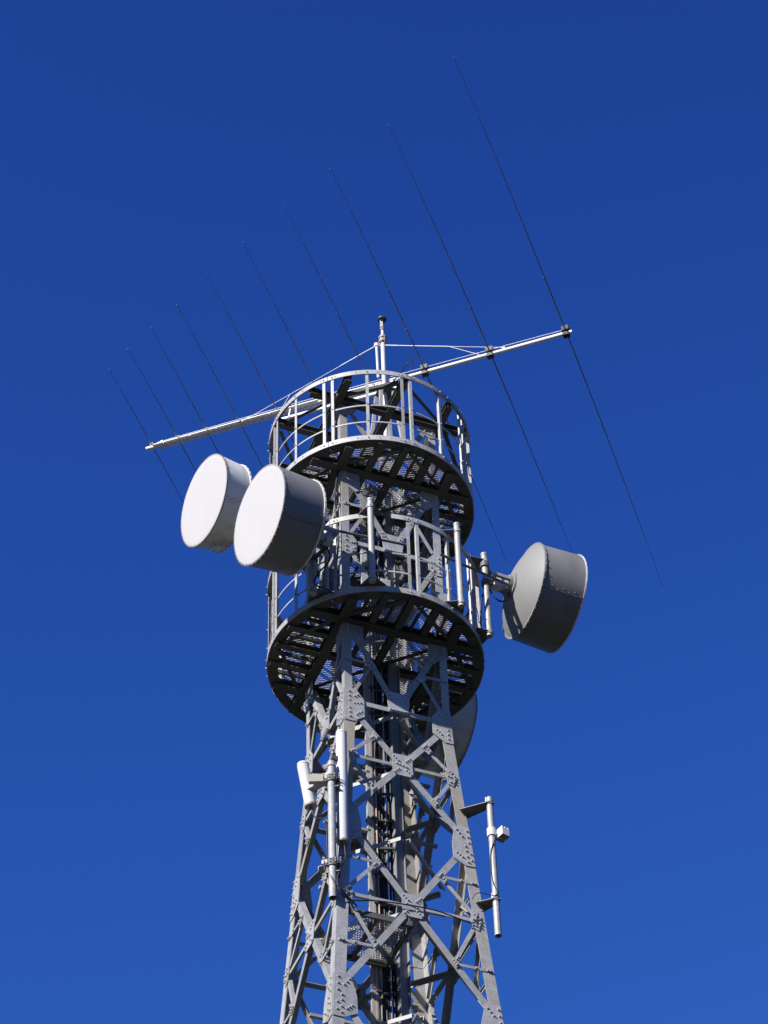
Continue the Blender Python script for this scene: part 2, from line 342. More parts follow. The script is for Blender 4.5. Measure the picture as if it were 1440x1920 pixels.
# horizontal plan bracing between the face centres
def plan_diamond(z, wd=.055):
    h = half(z) - .03; c = [N * h, T * h, -N * h, -T * h]
    for i in range(4):
        b = MB(); b.bar(c[i] * .95 + c[(i + 1) % 4] * .05 + Z * z, c[i] * .05 + c[(i + 1) % 4] * .95 + Z * z, Z, wd, .008)
        P = c[i] * .95 + c[(i + 1) % 4] * .05; Q = c[i] * .05 + c[(i + 1) % 4] * .95; x = (Q - P).cross(Z).normalized() * wd / 2
        b.bar(P + x + Z * (z - wd / 2 - .001), Q + x + Z * (z - wd / 2 - .001), Z, .008, wd); b.build('plan_brace', STEEL, tower)
for i in range(4):
    zt, zb = LEV[i], LEV[i + 1]; ht, hb = half(zt), half(zb); plan_diamond(zt - (zt - zb) * ht / (ht + hb) - .05)
plan_diamond(ZA + .02, .07)
for z in (24.3, 21.45): plan_diamond(z)

# ------------------------------------------------------------------ platforms
def ringpt(r, a, z): return Vector((r * math.cos(a), r * math.sin(a), z))
def band(mb, r0, r1, z0, z1, a0, a1, step=2.5):
    n = max(2, int(abs(a1 - a0) / step)); vs = []; fs = []
    for i in range(n + 1):
        a = R(a0 + (a1 - a0) * i / n); vs += [ringpt(r0, a, z0), ringpt(r1, a, z0), ringpt(r1, a, z1), ringpt(r0, a, z1)]
    for i in range(n):
        k = 4 * i
        for j in range(4): fs.append([k + j, k + (j + 1) % 4, k + 4 + (j + 1) % 4, k + 4 + j])
    fs += [[0, 1, 2, 3], [4 * n + 3, 4 * n + 2, 4 * n + 1, 4 * n]]
    mb.add(vs, fs)
def mesh_floor():
    """expanded metal: a diamond lattice of thin slanting strands"""
    vs, fs = [], []; LW, SW = .078, .044; RR = 1.395
    def strand(p, q):
        d = Vector((q[0] - p[0], q[1] - p[1], 0)); x = Vector((-d.y, d.x, 0)).normalized() * .0030
        P, Q = Vector((*p, 0)), Vector((*q, 0)); k = len(vs); t = Vector((0, .003, .0)); hz = Vector((0, 0, .008))
        for c in (P, Q): vs.extend([c - x, c + x, c + x + hz + t, c - x + hz + t])
        for j in range(4): fs.append([k + j, k + (j + 1) % 4, k + 4 + (j + 1) % 4, k + 4 + j])
    nx, ny = int(RR * 2 / LW) + 2, int(RR * 2 / (SW / 2)) + 2
    for j in range(ny):
        y = -RR + j * SW / 2
        for i in range(nx * 2):
            x = -RR + i * LW / 2
            if (i + j) % 2: continue
            for dy in (1, -1):
                q = (x + LW / 2, y + dy * SW / 2)
                if x * x + y * y < RR * RR and q[0] ** 2 + q[1] ** 2 < RR * RR:
                    strand((x, y), q)
    c, s = math.cos(YAW), math.sin(YAW)
    me = bpy.data.meshes.new('grating'); me.from_pydata([(v[0] * c - v[1] * s, v[0] * s + v[1] * c, v[2]) for v in vs], [], fs); me.materials.append(GRATE)
    return me
FLOOR = mesh_floor()
def platform(z, label, gaps=(), drop=()):
    t = thing('service_platform', label, 'platform', (0, 0, z), 'round service platforms on the tower')
    fl = bpy.data.objects.new('grating', FLOOR); col.objects.link(fl); fl.parent = t; fl.location = (0, 0, 0.0); fl['kind'] = 'stuff'
    pb = MB(); zt = z + 1.43
    def pbolt(a, zz, r=1.501, s=.011):
        P = ringpt(r, a, zz); n = ringpt(1, a, 0); pb.cyl(P, P + n * .022, s, s * .8, 6)
    for k in range(8):
        a0, a1 = 22.5 + 45 * k - 180, 67.5 + 45 * k - 180
        b = MB(); band(b, 1.488, 1.5, z - .075, z + .02, a0 + .15, a1 - .15); b.build('edge_band', RAIL, t)
        b = MB(); band(b, 1.345, 1.487, z - .078, z - .066, a0 + .15, a1 - .15); b.build('edge_flange', STEELD, t)  # bottom flange of the edge channel, its shade painted in by the darker steel
        segs = [(a0 + .15, a1 - .15)]
        for (g0, g1) in gaps:
            new = []
            for (x0, x1) in segs:
                if g1 <= x0 or g0 >= x1: new.append((x0, x1))
                else:
                    if g0 > x0: new.append((x0, g0))
                    if g1 < x1: new.append((g1, x1))
            segs = new
        for (x0, x1) in segs:
            b = MB(); band(b, 1.489, 1.5, zt - .085, zt, x0, x1); band(b, 1.43, 1.488, zt - .008, zt, x0, x1); b.build('top_rail', RAIL, t)
        for hh in (.345, .70):
            sg = [(a0 + 3, a1 - 3)]
            for (g0, g1) in gaps:
                if hh > .6 and g0 < sg[-1][1] and g1 > sg[-1][0]: x0, x1 = sg.pop(); sg += [(x0, g0), (g1, x1)]
            for (x0, x1) in sg:
                b = MB(); band(b, 1.452, 1.462, z + hh - .012, z + hh + .012, x0, x1); b.build('mid_rail', RAIL, t)
        for ad in (a0 + 2.6, (a0 + a1) / 2, a1 - 2.6):
            if any(abs(ad - x) < 1 for x in drop): continue
            a = R(ad); c = ringpt(1.486, a, 0); tg = Vector((-math.sin(a), math.cos(a), 0)); rd = -ringpt(1, a, 0); hw = .022
            if ad > (a0 + a1) / 2 + 1: tg = -tg
            p = [c - tg * hw, c + tg * hw, c + tg * hw + rd * .007, c - tg * (hw - .007) + rd * .007, c - tg * (hw - .007) + rd * .045, c - tg * hw + rd * .045]
            b = MB(); b.prism([q + Z * (z - .06) for q in p], Z * (1.43 + .05)); b.build('post', RAIL, t)
            pbolt(a, z - .03); pbolt(a, zt - .045); pbolt(a, z + .345, 1.488, .009); pbolt(a, z + .70, 1.488, .009)
        for j in range(4):
            a = R(a0 + 4.5 + 12 * j); pbolt(a, z - .03, 1.5, .006); pbolt(a, zt - .045, 1.5, .006)
    # floor beams: a hash of H beams through the legs, centre beams, radial joists and slanting chevrons
    zb = z - .075
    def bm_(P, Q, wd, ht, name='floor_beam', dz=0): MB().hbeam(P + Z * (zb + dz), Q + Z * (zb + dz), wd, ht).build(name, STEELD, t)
    q = .775; e = math.sqrt(1.45 ** 2 - q * q) - .015
    for s in (-1, 1):
        bm_(T * s * q - N * e, T * s * q + N * e, .14, .13); bm_(N * s * q - T * e, N * s * q + T * e, .14, .126, dz=-.004)
    for s in (-1, 1):
        for u in (-.37, 0, .38):
            e2 = math.sqrt(1.46 ** 2 - u * u)
            bm_(T * u + N * s * (q + .055), T * u + N * s * e2, .095, .105, 'joist', .010)
            bm_(N * u + T * s * (q + .055), N * u + T * s * e2, .095, .105, 'joist', .010)
    for s in (-1, 1):
        for u in (-.56, -.19, .19, .56):
            e2 = math.sqrt(1.38 ** 2 - u * u)
            for a_, b_ in ((T, N), (N, T)):
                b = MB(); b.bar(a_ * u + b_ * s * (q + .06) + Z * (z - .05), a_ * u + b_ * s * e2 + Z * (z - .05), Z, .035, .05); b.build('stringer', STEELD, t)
    bm_(-N * .72, N * .72, .085, .10, 'joist', .012)
    bm_(T * -.37 - N * .72, T * -.37 + N * .72, .06, .07, 'joist', .025)
    for s in (-1, 1): bm_(T * s * .06, T * s * .72, .085, .10, 'joist', .010)
    for a, b_ in ((T, N), (N, T)):
        for s in (-1, 1):
            for r_ in (-1, 1):
                P = a * r_ * .80 + b_ * s * .83; Q = a * r_ * .08 + b_ * s * 1.36
                b = MB(); b.bar(P + Z * (zb - .04), Q + Z * (zb - .04), Z, .055, .008); x = (Q - P).cross(Z).normalized() * .027
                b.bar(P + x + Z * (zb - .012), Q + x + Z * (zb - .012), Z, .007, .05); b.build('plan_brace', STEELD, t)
    for r_ in (-1, 1):
        for s in (-1, 1):
            P = T * r_ * .70 + N * s * .70; Q = T * r_ * .06 + N * s * .06
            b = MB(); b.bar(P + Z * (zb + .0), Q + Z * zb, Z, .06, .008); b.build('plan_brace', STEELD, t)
    pb.build('bolts', BOLT, t, kind='stuff')
    return t
plat_up = platform(Z1, 'upper round steel platform ringed by a railing, below the long rod antenna')
plat_lo = platform(Z2, 'lower round steel platform ringed by a railing, with the drum dishes around it', gaps=((-89.0, -79.0),), drop=(-90.0,))
# top frame
tf = thing('top_frame', 'dark beams crossing at the tower head inside the highest railing', 'frame', (0, 0, ZT))
zf = ZT - .07; q = .785; e = math.sqrt(1.475 ** 2 - q * q) - .02
for s in (-1, 1):
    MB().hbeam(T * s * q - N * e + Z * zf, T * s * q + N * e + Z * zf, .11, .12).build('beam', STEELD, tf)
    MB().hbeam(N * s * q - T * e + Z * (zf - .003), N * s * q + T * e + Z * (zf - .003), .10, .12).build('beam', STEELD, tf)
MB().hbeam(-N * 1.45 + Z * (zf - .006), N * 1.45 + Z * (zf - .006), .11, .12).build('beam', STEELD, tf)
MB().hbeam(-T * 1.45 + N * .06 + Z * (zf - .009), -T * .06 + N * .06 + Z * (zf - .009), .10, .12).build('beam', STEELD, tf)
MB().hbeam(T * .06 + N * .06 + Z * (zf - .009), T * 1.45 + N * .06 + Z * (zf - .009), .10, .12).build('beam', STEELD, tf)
for a, b_ in ((T, N), (N, T)):
    for s in (-1, 1):
        for r_ in (-1, 1):
            P = a * r_ * .83 + b_ * s * .83; Q = a * r_ * .07 + b_ * s * 1.38
            b = MB(); b.bar(P + Z * (zf - .03), Q + Z * (zf - .03), Z, .05, .008); x = (Q - P).cross(Z).normalized() * .025
            b.bar(P + x + Z * zf, Q + x + Z * zf, Z, .007, .05); b.build('plan_brace', STEELD, tf)
# bearing plate and its short stand
MXY = Vector((.2544, 0, 0))
for du, dw in ((-.0, .16), (.24, .16), (.0, -.18), (.24, -.18)):
    P = MXY + T * (du - .12) * 1.5 + N * dw * 1.3
    b = MB(); b.bar(P * 1.0 + Z * (ZT - .02), MXY + T * (du - .12) * .8 + N * dw * .6 + Z * 33.64, N, .05, .05); b.build('stand_leg', RAIL, tf)
b = MB(); b.box(MXY + Z * 33.66, T * .125, N * .15, Z * .008); b.build('bearing_plate', BRKT, tf)
b = MB(); b.bar(MXY - T * .40 + N * .05 + Z * (ZT + .03), MXY + T * .45 + N * .05 + Z * (ZT + .03), Z, .16, .05); b.build('cross_channel', RAIL, tf)

# ------------------------------------------------------------------ central column, mast
cc = Vector((.2335, 0, 0))
def hpost(u, w_, z0, z1, wd, dp, t=.009):
    a, h = wd / 2, dp / 2
    pr = [(-a, h), (-a + t, h), (-a + t, t / 2), (a - t, t / 2), (a - t, h), (a, h), (a, -h), (a - t, -h), (a - t, -t / 2), (-a + t, -t / 2), (-a + t, -h), (-a, -h)]
    return MB().prism([T * (u + i) + N * (w_ + j) + Z * z0 for i, j in pr], Z * (z1 - z0))
b = hpost(.2163, .0885, 10.2, 32.2, .142, .135)
tag(b.build('central_column', COLUMN, None), 'blue-grey H-section column running up the middle of the tower', 'column')
mast = thing('mast', 'slim white mast with stacked collars and a dark cap above the top railing', 'mast', (MXY.x, 0, 32.4))
MB().cyl(MXY + Z * 32.3, MXY + Z * 34.82, .036, n=16).build('lower_tube', WHITE, mast)
MB().cyl(MXY + Z * 34.82, MXY + Z * 35.14, .024, n=14).build('upper_tube', WHITE, mast)
MB().cyl(MXY + Z * 35.14, MXY + Z * 35.36, .012, n=10).build('tip_rod', WHITE, mast)
b = MB(); b.cyl(MXY + Z * 34.84, MXY + Z * 34.885, .068, n=24); b.cyl(MXY + Z * 34.93, MXY + Z * 34.965, .066, n=24); b.build('flange_collar', RIMST, mast)
b = MB(); b.cyl(MXY + Z * 34.885, MXY + Z * 34.93, .045, n=16)
for k in range(6): P = MXY + ringpt(.052, k * 1.047, 34.82); b.cyl(P, P + Z * .16, .007, n=6)
b.build('flange_bolts', ALU, mast)
b = MB(); b.cyl(MXY + Z * 35.14, MXY + Z * 35.17, .038, n=18); b.cyl(MXY + Z * 35.19, MXY + Z * 35.205, .040, n=18); b.build('small_collar', RIMST, mast)
b = MB(); b.lathe(MXY + Z * 35.36, Z, [(0, .0), (0, .03), (.02, .055), (.028, .07), (.045, .072), (.06, .05), (.085, .02), (.09, 0.0)], 28); b.build('cap', DARK, mast)
MB().cyl(MXY + Z * 35.2 + T * -.03, MXY + Z * 35.47 + T * -.03, .005, n=6).build('lightning_spike', ALU, mast)

# ------------------------------------------------------------------ log-periodic rod antenna
ZB = 34.03
ant = thing('log_periodic_antenna', 'long white antenna boom with ten thin rods clamped to the slim mast', 'antenna', (MXY.x, 0, ZB))
bd = Vector((6.562, -2.099, 0)).normalized(); ed = Vector((bd.y, -bd.x, 0)) * -1     # element direction (away from the camera)
B0 = Vector((-3.479, 1.323, ZB)); 
def onboom(x, dz=0): 
    s = (x + 3.479) / bd.x; return B0 + bd * s + Z * dz
MB().cyl(onboom(-3.50), onboom(3.12), .031, n=20).build('boom', ALU, ant)
b = MB(); b.cyl(onboom(-3.38, -.01) - ed * .050, onboom(.45, -.01) - ed * .050, .014, n=12)
b.build('side_boom', ALU, ant)
b = MB(); b.cyl(onboom(-3.30, -.02) + ed * .048, onboom(.05, -.02) + ed * .048, .013, n=12); b.build('side_boom', ALU, ant)
MB().bar(onboom(-1.35, -.30) - ed * .10, onboom(.52, -.30) - ed * .10, Z, .04, .04).build('truss_bar', ALU, ant)
MB().bar(onboom(-.75, -.05), onboom(.40, -.05), Z, .11, .03).build('mast_clamp', ALU, ant)
for x in (-1.2, -.45, .45):
    MB().bar(onboom(x, -.03) - ed * .03, onboom(x, -.29) - ed * .10, ed, .02, .02).build('truss_strut', ALU, ant)
b = MB()
for k in range(9): P = onboom(-3.2 + .42 * k, -.03) - ed * .055; b.cyl(P + Z * .03, P - Z * .02, .010, n=6)
b.build('bolts', BOLT, ant, kind='stuff')
for o_ in (.03, -.03): MB().tube([onboom(-3.32, .05) + ed * o_, onboom(-1, .075) + ed * o_, onboom(1, .08) + ed * o_, onboom(2.98, .06) + ed * o_], .0042, 5).build('feed_wire', ALU, ant)
ELS = [(3.03, 5.53), (1.88, 4.72), (.885, 4.24), (.06, 3.80), (-.72, 3.38), (-1.411, 2.99), (-2.017, 2.58), (-2.535, 2.29), (-2.994, 2.00), (-3.409, 1.72)]
for i, (x, L) in enumerate(ELS):
    c = onboom(x, .045); k = L / 5.5
    for s in (1, -1):
        wob = bd * random.uniform(-.004, .004) * L; dr = .33 * random.uniform(.9, 1.12)
        pts, rad = [], []; secs = 5 if L > 2.8 else 4; js = [0] + [(j + .0) / secs for j in range(1, secs)] + [1]
        b = MB(); r0 = (.0110 if L > 4 else .0094 if L > 2.8 else .0080)
        for j in range(len(js) - 1):
            f0, f1 = js[j], js[j + 1]; rj = r0 * (1 - .155 * j)
            q = []
            for m_ in range(5):
                ff = f0 + (f1 - f0) * m_ / 4; q.append(c + ed * s * (.03 + ff * (L - .03)) + wob * ff * ff - Z * (dr * k * k * ff * ff))
            b.tube(q, rj, 6)
            if j: b.tube([q[0] - ed * s * .02, q[0] + ed * s * .02], rj * 1.3, 6)
        b.build('rod', ROD, ant)
    b = MB(); bs = .062 if i < 3 else .028
    if i < 3:
        b.box(c + Z * .03, bd * .055, ed * bs, Z * .045); b.box(c - Z * .075, bd * .05, ed * bs * .7 , Z * .03); b.cyl(c - bd * .075 + Z * .07, c + bd * .075 + Z * .07, .009, n=6)
    else:
        b.box(c + Z * .012, bd * .028, ed * bs, Z * .028); b.cyl(c + Z * .03, c + Z * .06, .009, n=6)
    b.build('insulator_block', DARK if i else BLACK, ant)
for x in (-1.871, 2.091, -3.25): MB().box(onboom(x, .05), bd * .022, ed * .022, Z * .03).build('guy_lug', WHITE, ant)
# stay post and stay wires
PTOP = Vector((.154, 0, 34.78))
MB().cyl((.165, 0, 34.02), PTOP, .021, n=12).build('stay_post', WHITE, ant)
b = MB(); b.cyl(PTOP - Z * .03, PTOP + Z * .03, .038, n=14); b.build('stay_post_head', ALU, ant)
def wire(pts, r, name, m): return MB().tube(pts, r, 6).build(name, m, ant)
Lg = onboom(-1.871, .07); Rg = onboom(2.091, .07); Lm = onboom(-3.0, .07)
m1 = PTOP.lerp(Lg, .28); wire([PTOP, m1], .0085, 'turnbuckle', ALU); wire([m1, m1.lerp(Lg, .55)], .0045, 'stay_wire', ALU)
m2 = m1.lerp(Lg, .55); wire([m2, Lg], .0042, 'stay_wire', ALU); wire([m2, onboom(-1.35, .06)], .004, 'stay_wire', ALU)
P2 = PTOP + Vector((.10, 0, .0)); m3 = P2.lerp(Rg, .12); m4 = P2.lerp(Rg, .55)
wire([PTOP, P2, m3], .010, 'turnbuckle', ALU); wire([m3, m4], .0075, 'stay_wire', ALU); wire([m4, Rg], .0042, 'stay_wire', ALU); wire([m4, onboom(1.72, .06)], .0042, 'stay_wire', ALU)
# black lead hanging off the boom
b = MB(); b.tube([(.40, 0, 33.9), (.458, 0, 34.046), (.56, .0, 34.24), (.691, 0, 34.447), (.70, -.01, 34.40), (.665, -.02, 34.036), (.66, -.03, 33.7), (.60, -.04, 33.2), (.45, -.02, 32.6)], .009, 6)
tag(b.build('cable', BLACK, None), 'black cable bent in a sharp peak over the antenna boom right of the mast', 'cable', None)

# ------------------------------------------------------------------ drum dishes
def dish(label, C, az, tilt, Rf, L, Rr, body, shell, rim, pole_xy, back_rim=None, streak=False, nb=22, strut=None):
    C = Vector(C); az, tl = R(az), R(tilt)
    ax = Vector((math.sin(az) * math.cos(tl), -math.cos(az) * math.cos(tl), math.sin(tl)))
    t = thing('drum_dish', label, 'dish antenna', C - ax * L, 'round drum dish antennas')
    MB().lathe(C, ax, [(-.012, Rf - .004), (-.004, Rf - .012), (.0, Rf * .9), (.003, Rf * .55), (.004, Rf * .2), (.004, 0.0001)], 96).build('radome', RADOME, t)
    MB().lathe(C, ax, [(-.026, Rf - .006), (-.026, Rf + .007), (-.006, Rf + .008), (-.004, Rf - .008)], 96).build('front_rim', rim, t)
    MB().lathe(C, ax, [(-.028, Rf), (-L * .5, (Rf + Rr) / 2), (-L + .01, Rr)], 96).build('shroud', body, t)
    MB().lathe(C, ax, [(-L + .022, Rr - .002), (-L + .022, Rr + .014), (-L - .004, Rr + .016), (-L - .008, Rr - .02)], 96).build('back_rim', back_rim or body, t)
    dp = Rr * .30
    prof = [(-L, Rr)]
    for k in range(1, 9):
        r = Rr * (1 - k / 8 * .70); prof.append((-L - dp * (1 - (r / Rr) ** 2) * 1.05, r))
    prof += [(prof[-1][0] - .028, Rr * .29), (prof[-1][0] - .030, Rr * .22)]
    MB().lathe(C, ax, prof, 72).build('back_shell', shell, t)
    hb = prof[-1][0]
    b = MB(); b.lathe(C, ax, [(hb, Rr * .225), (hb - .045, Rr * .22), (hb - .05, .0001)], 40); b.build('hub', shell, t)
    a, u = basis_for(ax)
    if u.z < 0: u = -u
    # bolts: seam rows on the shroud and around the rims
    pb = MB()
    for k in range(40):
        th = 2 * math.pi * k / 40; d = a * math.cos(th) + u * math.sin(th); P = C - ax * (L - .012) + d * (Rr + .014); pb.cyl(P, P + d * .012, .008, n=6)
        P = C - ax * .018 + d * (Rf + .012); pb.cyl(P, P + d * .008, .006, n=6)
    for th0 in (-35, -145, 90, 215, -80):
        for k in range(7):
            s = .06 + (L - .12) * k / 6; th = R(th0 + (2.4 if k % 2 else 0)); d = a * math.cos(th) + u * math.sin(th); rr = Rf + (Rr - Rf) * s / L
            P = C - ax * s + d * rr; pb.cyl(P, P + d * .010, .0075, n=6)
    pb.build('bolts', BOLT if body is not SHWHITE else DARK, t, kind='stuff')
    b = MB()
    th = R(-35); rr = lambda s: Rf + (Rr - Rf) * s / L + .003
    for th0 in (-37.0, -140.0):
        pts = [C - ax * s + (a * math.cos(R(th0)) + u * math.sin(R(th0))) * rr(s) for s in (.03, L - .02)]; b.tube(pts, .005, 4)
    b.build('seam', body, t)
    # mounting yoke and pole clamps
    H = C + ax * (hb - .05)
    pole = Vector((pole_xy[0], pole_xy[1], H.z))
    side = a * .13
    b = MB()
    for s in (-1, 1):
        b.bar(H + side * s - ax * -.03, H + side * s - ax * .22, Z, .045, .05)
    b.bar(H - side * 1.15 - ax * .22, H + side * 1.15 - ax * .22, Z, .045, .05); b.build('yoke', PIPE, t)
    K0 = H - ax * .22
    for dz in (.22, -.12):
        b = MB(); b.bar(K0 + Z * dz * .5, pole + Z * (dz + .02), Z, .045, .04)
        b.cyl(pole + Z * (dz - .02), pole + Z * (dz + .055), .068, n=18); b.build('pole_clamp', BRKT, t)
    b = MB(); b.cyl(H + ax * .01 - Z * .03, H - ax * .13 - Z * .03, .05, n=16); b.box(H - ax * .15 - Z * .05, ax * .05, a * .06, Z * .08); b.build('feed_box', WHITE, t)
    if strut:
        for (P, Q) in strut: MB().cyl(P, Q, .019, n=10).build('stay_tube', BRKT, t)
    return t
dish('drum dish with white face and white drum, leftmost on the tower', (-2.401, -.6, 30.795), -58.1, -6.1, .691, .433, .647, SHWHITE, SHELL, RIMST, (-1.38, -.83), SHWHITE)
dish('drum dish with white face and dark grey drum, overlapping the left edge of the tower', (-1.494, -2.30, 28.693), -58.4, -6.0, .700, .654, .663, SHGREY, SHELL, RIMST, (-.80, -1.42), RIMW,
     strut=[((-.62, -1.80, 28.90), (.497, -1.38, 28.949))])
dish('grey drum dish turned away with a pale grey cone back, right of the tower', (2.693, .05, 29.113), 114.6, -2.6, .719, .641, .692, SHGREY, SHELL, RIMW, (1.571, -.485), SHELL,
     strut=[((.935, -1.16, 28.976), (1.916, -.40, 29.07))])
dish('rust stained drum dish behind the tower, half hidden under the lower platform', (1.12, 1.95, 28.40), 116, -3, .70, .62, .675, SHOLD, SHELL, RIMST, (.50, 1.54), SHOLD)

# ------------------------------------------------------------------ mounting poles on the lower platform
def mount_pole(label, x, y, z0, z1, seen=True):
    t = thing('mount_pole', label, 'pole', (x, y, z0), 'upright poles bolted outside the lower platform rail')
    c = Vector((x, y, 0)); MB().cyl(c + Z * z0, c + Z * z1, .044, n=18).build('tube', PIPE, t)
    b = MB(); b.cyl(c + Z * (z1 - .02), c + Z * (z1 + .012), .050, n=18); b.build('cap', PIPE, t)
    rd = c.normalized(); tg = Vector((-rd.y, rd.x, 0))
    for zz in (z1 - .14, z0 + .06):
        b = MB(); p = [rd * 1.46 - tg * .20, rd * 1.46 + tg * .20, c + tg * .05 + rd * .02, c + rd * .062, c - tg * .05 + rd * .02]
        b.prism([Vector(q) + Z * zz for q in p], Z * .012); b.build('bracket_plate', BRKT, t)
        b = MB(); b.cyl(c + Z * (zz - .02), c + Z * (zz + .035), .056, n=18); b.build('clamp_ring', PIPE, t)
    return t
for lb, x, y in (('bare grey pole fixed to the near side of the lower platform', 0.0, -1.62), ('bare grey pole on the lower platform, second from the grey dish on the right', 1.19, -1.09),
                 ('grey pole carrying the clamps of the grey dish right of the tower', 1.571, -.485), ('grey pole behind the dark drum dish, holding it to the lower platform', -.80, -1.42),
                 ('grey pole behind the leftmost white drum dish', -1.38, -.83), ('grey pole at the far side of the lower platform, carrying the rusty dish', .50, 1.54)):
    up_ = x < -1.2
    mount_pole(lb, x, y, 29.37 if up_ else 28.03, 31.12 if up_ else 29.61)

# ------------------------------------------------------------------ antennas on the shaft below the platforms
def stick(label, P, Q, r, name='stick_antenna'):
    P, Q = Vector(P), Vector(Q); d = (P - Q).normalized()
    t = thing(name, label, 'antenna', Q)
    MB().cyl(Q + d * .012, P - d * .02, r, n=24).build('radome_tube', WHITE, t)
    MB().cyl(P - d * .03, P, r + .004, r - .004, n=24).build('end_cap', WHITE, t)
    MB().cyl(Q, Q + d * .03, r + .003, n=24).build('base_cap', RIMST, t)
    b = MB(); b.cyl(Q - d * .05 + Vector((.02, 0, 0)), Q, .014, n=8); b.cyl(Q - d * .05 - Vector((.025, .01, 0)), Q, .012, n=8); b.build('connector', BRKT, t)
    return t
PD = Vector((-.588, -1.345, 0))
s1 = stick('tall white cylinder antenna standing beside the near tower leg', (-.459, -1.25, 25.69), (-.461, -1.25, 23.86), .072)
s2 = stick('short leaning white cylinder antenna at the left edge of the tower', (-.962, -1.12, 25.29), (-.860, -1.06, 24.62), .078)
pd = thing('antenna_pole', 'open-ended grey pole behind the tall white cylinder antenna', 'pole', PD + Z * 22.93)
b = MB(); b.cyl(PD + Z * 22.93, PD + Z * 25.05, .05, n=20, cap=False); b.cyl(PD + Z * 22.93, PD + Z * 23.3, .044, n=20, cap=False); b.build('tube', STEEL, pd)
MB().cyl(PD + Z * 25.04, PD + Z * 25.06, .052, n=20).build('cap', PIPE, pd)
for zz in (24.82, 23.46):
    b = MB(); b.cyl(PD + Z * (zz - .05), PD + Z * (zz + .05), .066, n=18); b.build('clamp', BRKT, pd)
    b = MB(); Fc = -T * half(zz) + N * half(zz); p = [PD + Vector((-.09, 0, 0)), PD + Vector((.09, -.04, 0)), Fc + T * .02 + N * .012, Fc - T * .012 - N * .12]
    b.prism([q + Z * (zz - .01) for q in p], Z * .014); b.prism([q + Z * (zz - .14) for q in p], Z * .014); b.build('bracket', BRKT, pd)
    b = MB()
    for dx in (-.1, -.03, .04, .1):
        b.cyl(PD + Vector((dx, -.085, zz - .01)), PD + Vector((dx, .10, zz - .01)), .008, n=6); b.cyl(PD + Vector((dx, -.085, zz + .03)), PD + Vector((dx, .07, zz + .03)), .008, n=6)
    b.build('clamp_bolts', BOLT, pd)
# arms from the pole to the two sticks
b = MB(); b.bar(PD + Z * 24.88, Vector((-.90, -1.10, 24.88)), Z, .10, .10); b.build('arm', PIPE, pd)
b = MB(); b.box(PD + Vector((-.16, .03, 24.86)), Vector((.13, 0, 0)), Vector((0, .03, 0)), Z * .06); b.build('arm_plate', RAIL, pd)
for zz in (25.2, 24.1):
    b = MB(); b.bar(PD + Z * zz, Vector((-.461, -1.26, zz)), Z, .04, .06); b.build('arm', BRKT, pd)
b = MB(); b.cyl(PD + Z * 25.02, PD + Z * 25.10, .062, .05, n=18); b.bar(PD + Z * 25.07 , PD + Vector((-.10, -.02, 25.0)), Z, .03, .06); b.build('pole_head', PIPE, pd)
# right hand pole on two brackets
PG = Vector((1.419, -.62, 0))
pg = thing('antenna_pole', 'thin grey pole held off the right tower leg by two dark brackets', 'pole', PG + Z * 22.83)
b = MB(); b.cyl(PG + Z * 22.83, PG + Z * 25.03, .043, n=18, cap=False); b.cyl(PG + Z * 22.83, PG + Z * 23.2, .037, n=18, cap=False); b.build('tube', PIPE, pg)
MB().cyl(PG + Z * 25.02, PG + Z * 25.035, .044, n=18).build('cap', PIPE, pg)
for zz in (24.93, 23.37):
    h = half(zz); Rc = T * h + N * h; dg = (PG - Rc).normalized(); sd_ = Vector((-dg.y, dg.x, 0))
    p = [Rc - sd_ * .11 - dg * .04, Rc + sd_ * .11 - dg * .04, PG + sd_ * .065, PG + dg * .075, PG - sd_ * .065]
    b = MB(); b.prism([q_ + Z * zz for q_ in p], Z * .012)
    b.prism([q_ + Z * zz for q_ in (p[1], p[1] + sd_ * -.008, p[2] + sd_ * -.008, p[2])], Z * .05); b.build('bracket', BRKT, pg)
    b = MB(); b.cyl(PG + Z * (zz - .015), PG + Z * (zz + .03), .05, n=16); b.build('clamp_ring', BRKT, pg)
    b = MB(); b.cyl(PG - dg * .05 + Z * (zz + .02), PG - dg * .05 + Z * (zz + .14), .01, n=6); b.cyl(PG - dg * .05 + sd_ * .03 + Z * (zz + .02), PG - dg * .05 + sd_ * .03 + Z * (zz + .10), .008, n=6); b.build('clamp_bolts', BOLT, pg)
bx = thing('antenna_box', 'small white ribbed box unit strapped to the thin right-hand pole', 'equipment box', PG + Z * 24.45)
MB().cyl(PG + Z * 24.40, PG + Z * 24.52, .060, n=18).build('strap_collar', WHITE, bx)
X1, Y1 = Vector((.80, .60, 0)), Vector((-.60, .80, 0)); cb = PG + Vector((.135, -.0, 24.43))
b = MB(); b.box(cb, X1 * .055, Y1 * .075, Z * .055); b.build('case', WHITE, bx)
for k in range(3): MB().box(cb + X1 * (-.045 + .045 * k) + Z * .062, X1 * .008, Y1 * .07, Z * .02).build('fin', WHITE, bx)
MB().box(cb - Z * .058, X1 * .058, Y1 * .078, Z * .004).build('base', RIMST, bx)
MB().cyl(cb - Z * .06 - X1 * .02, cb - Z * .085 - X1 * .02, .012, n=10).build('connector', BRKT, bx)
MB().bar(PG + Vector((.05, 0, 24.46)), cb, Z, .04, .05).build('arm', WHITE, bx)

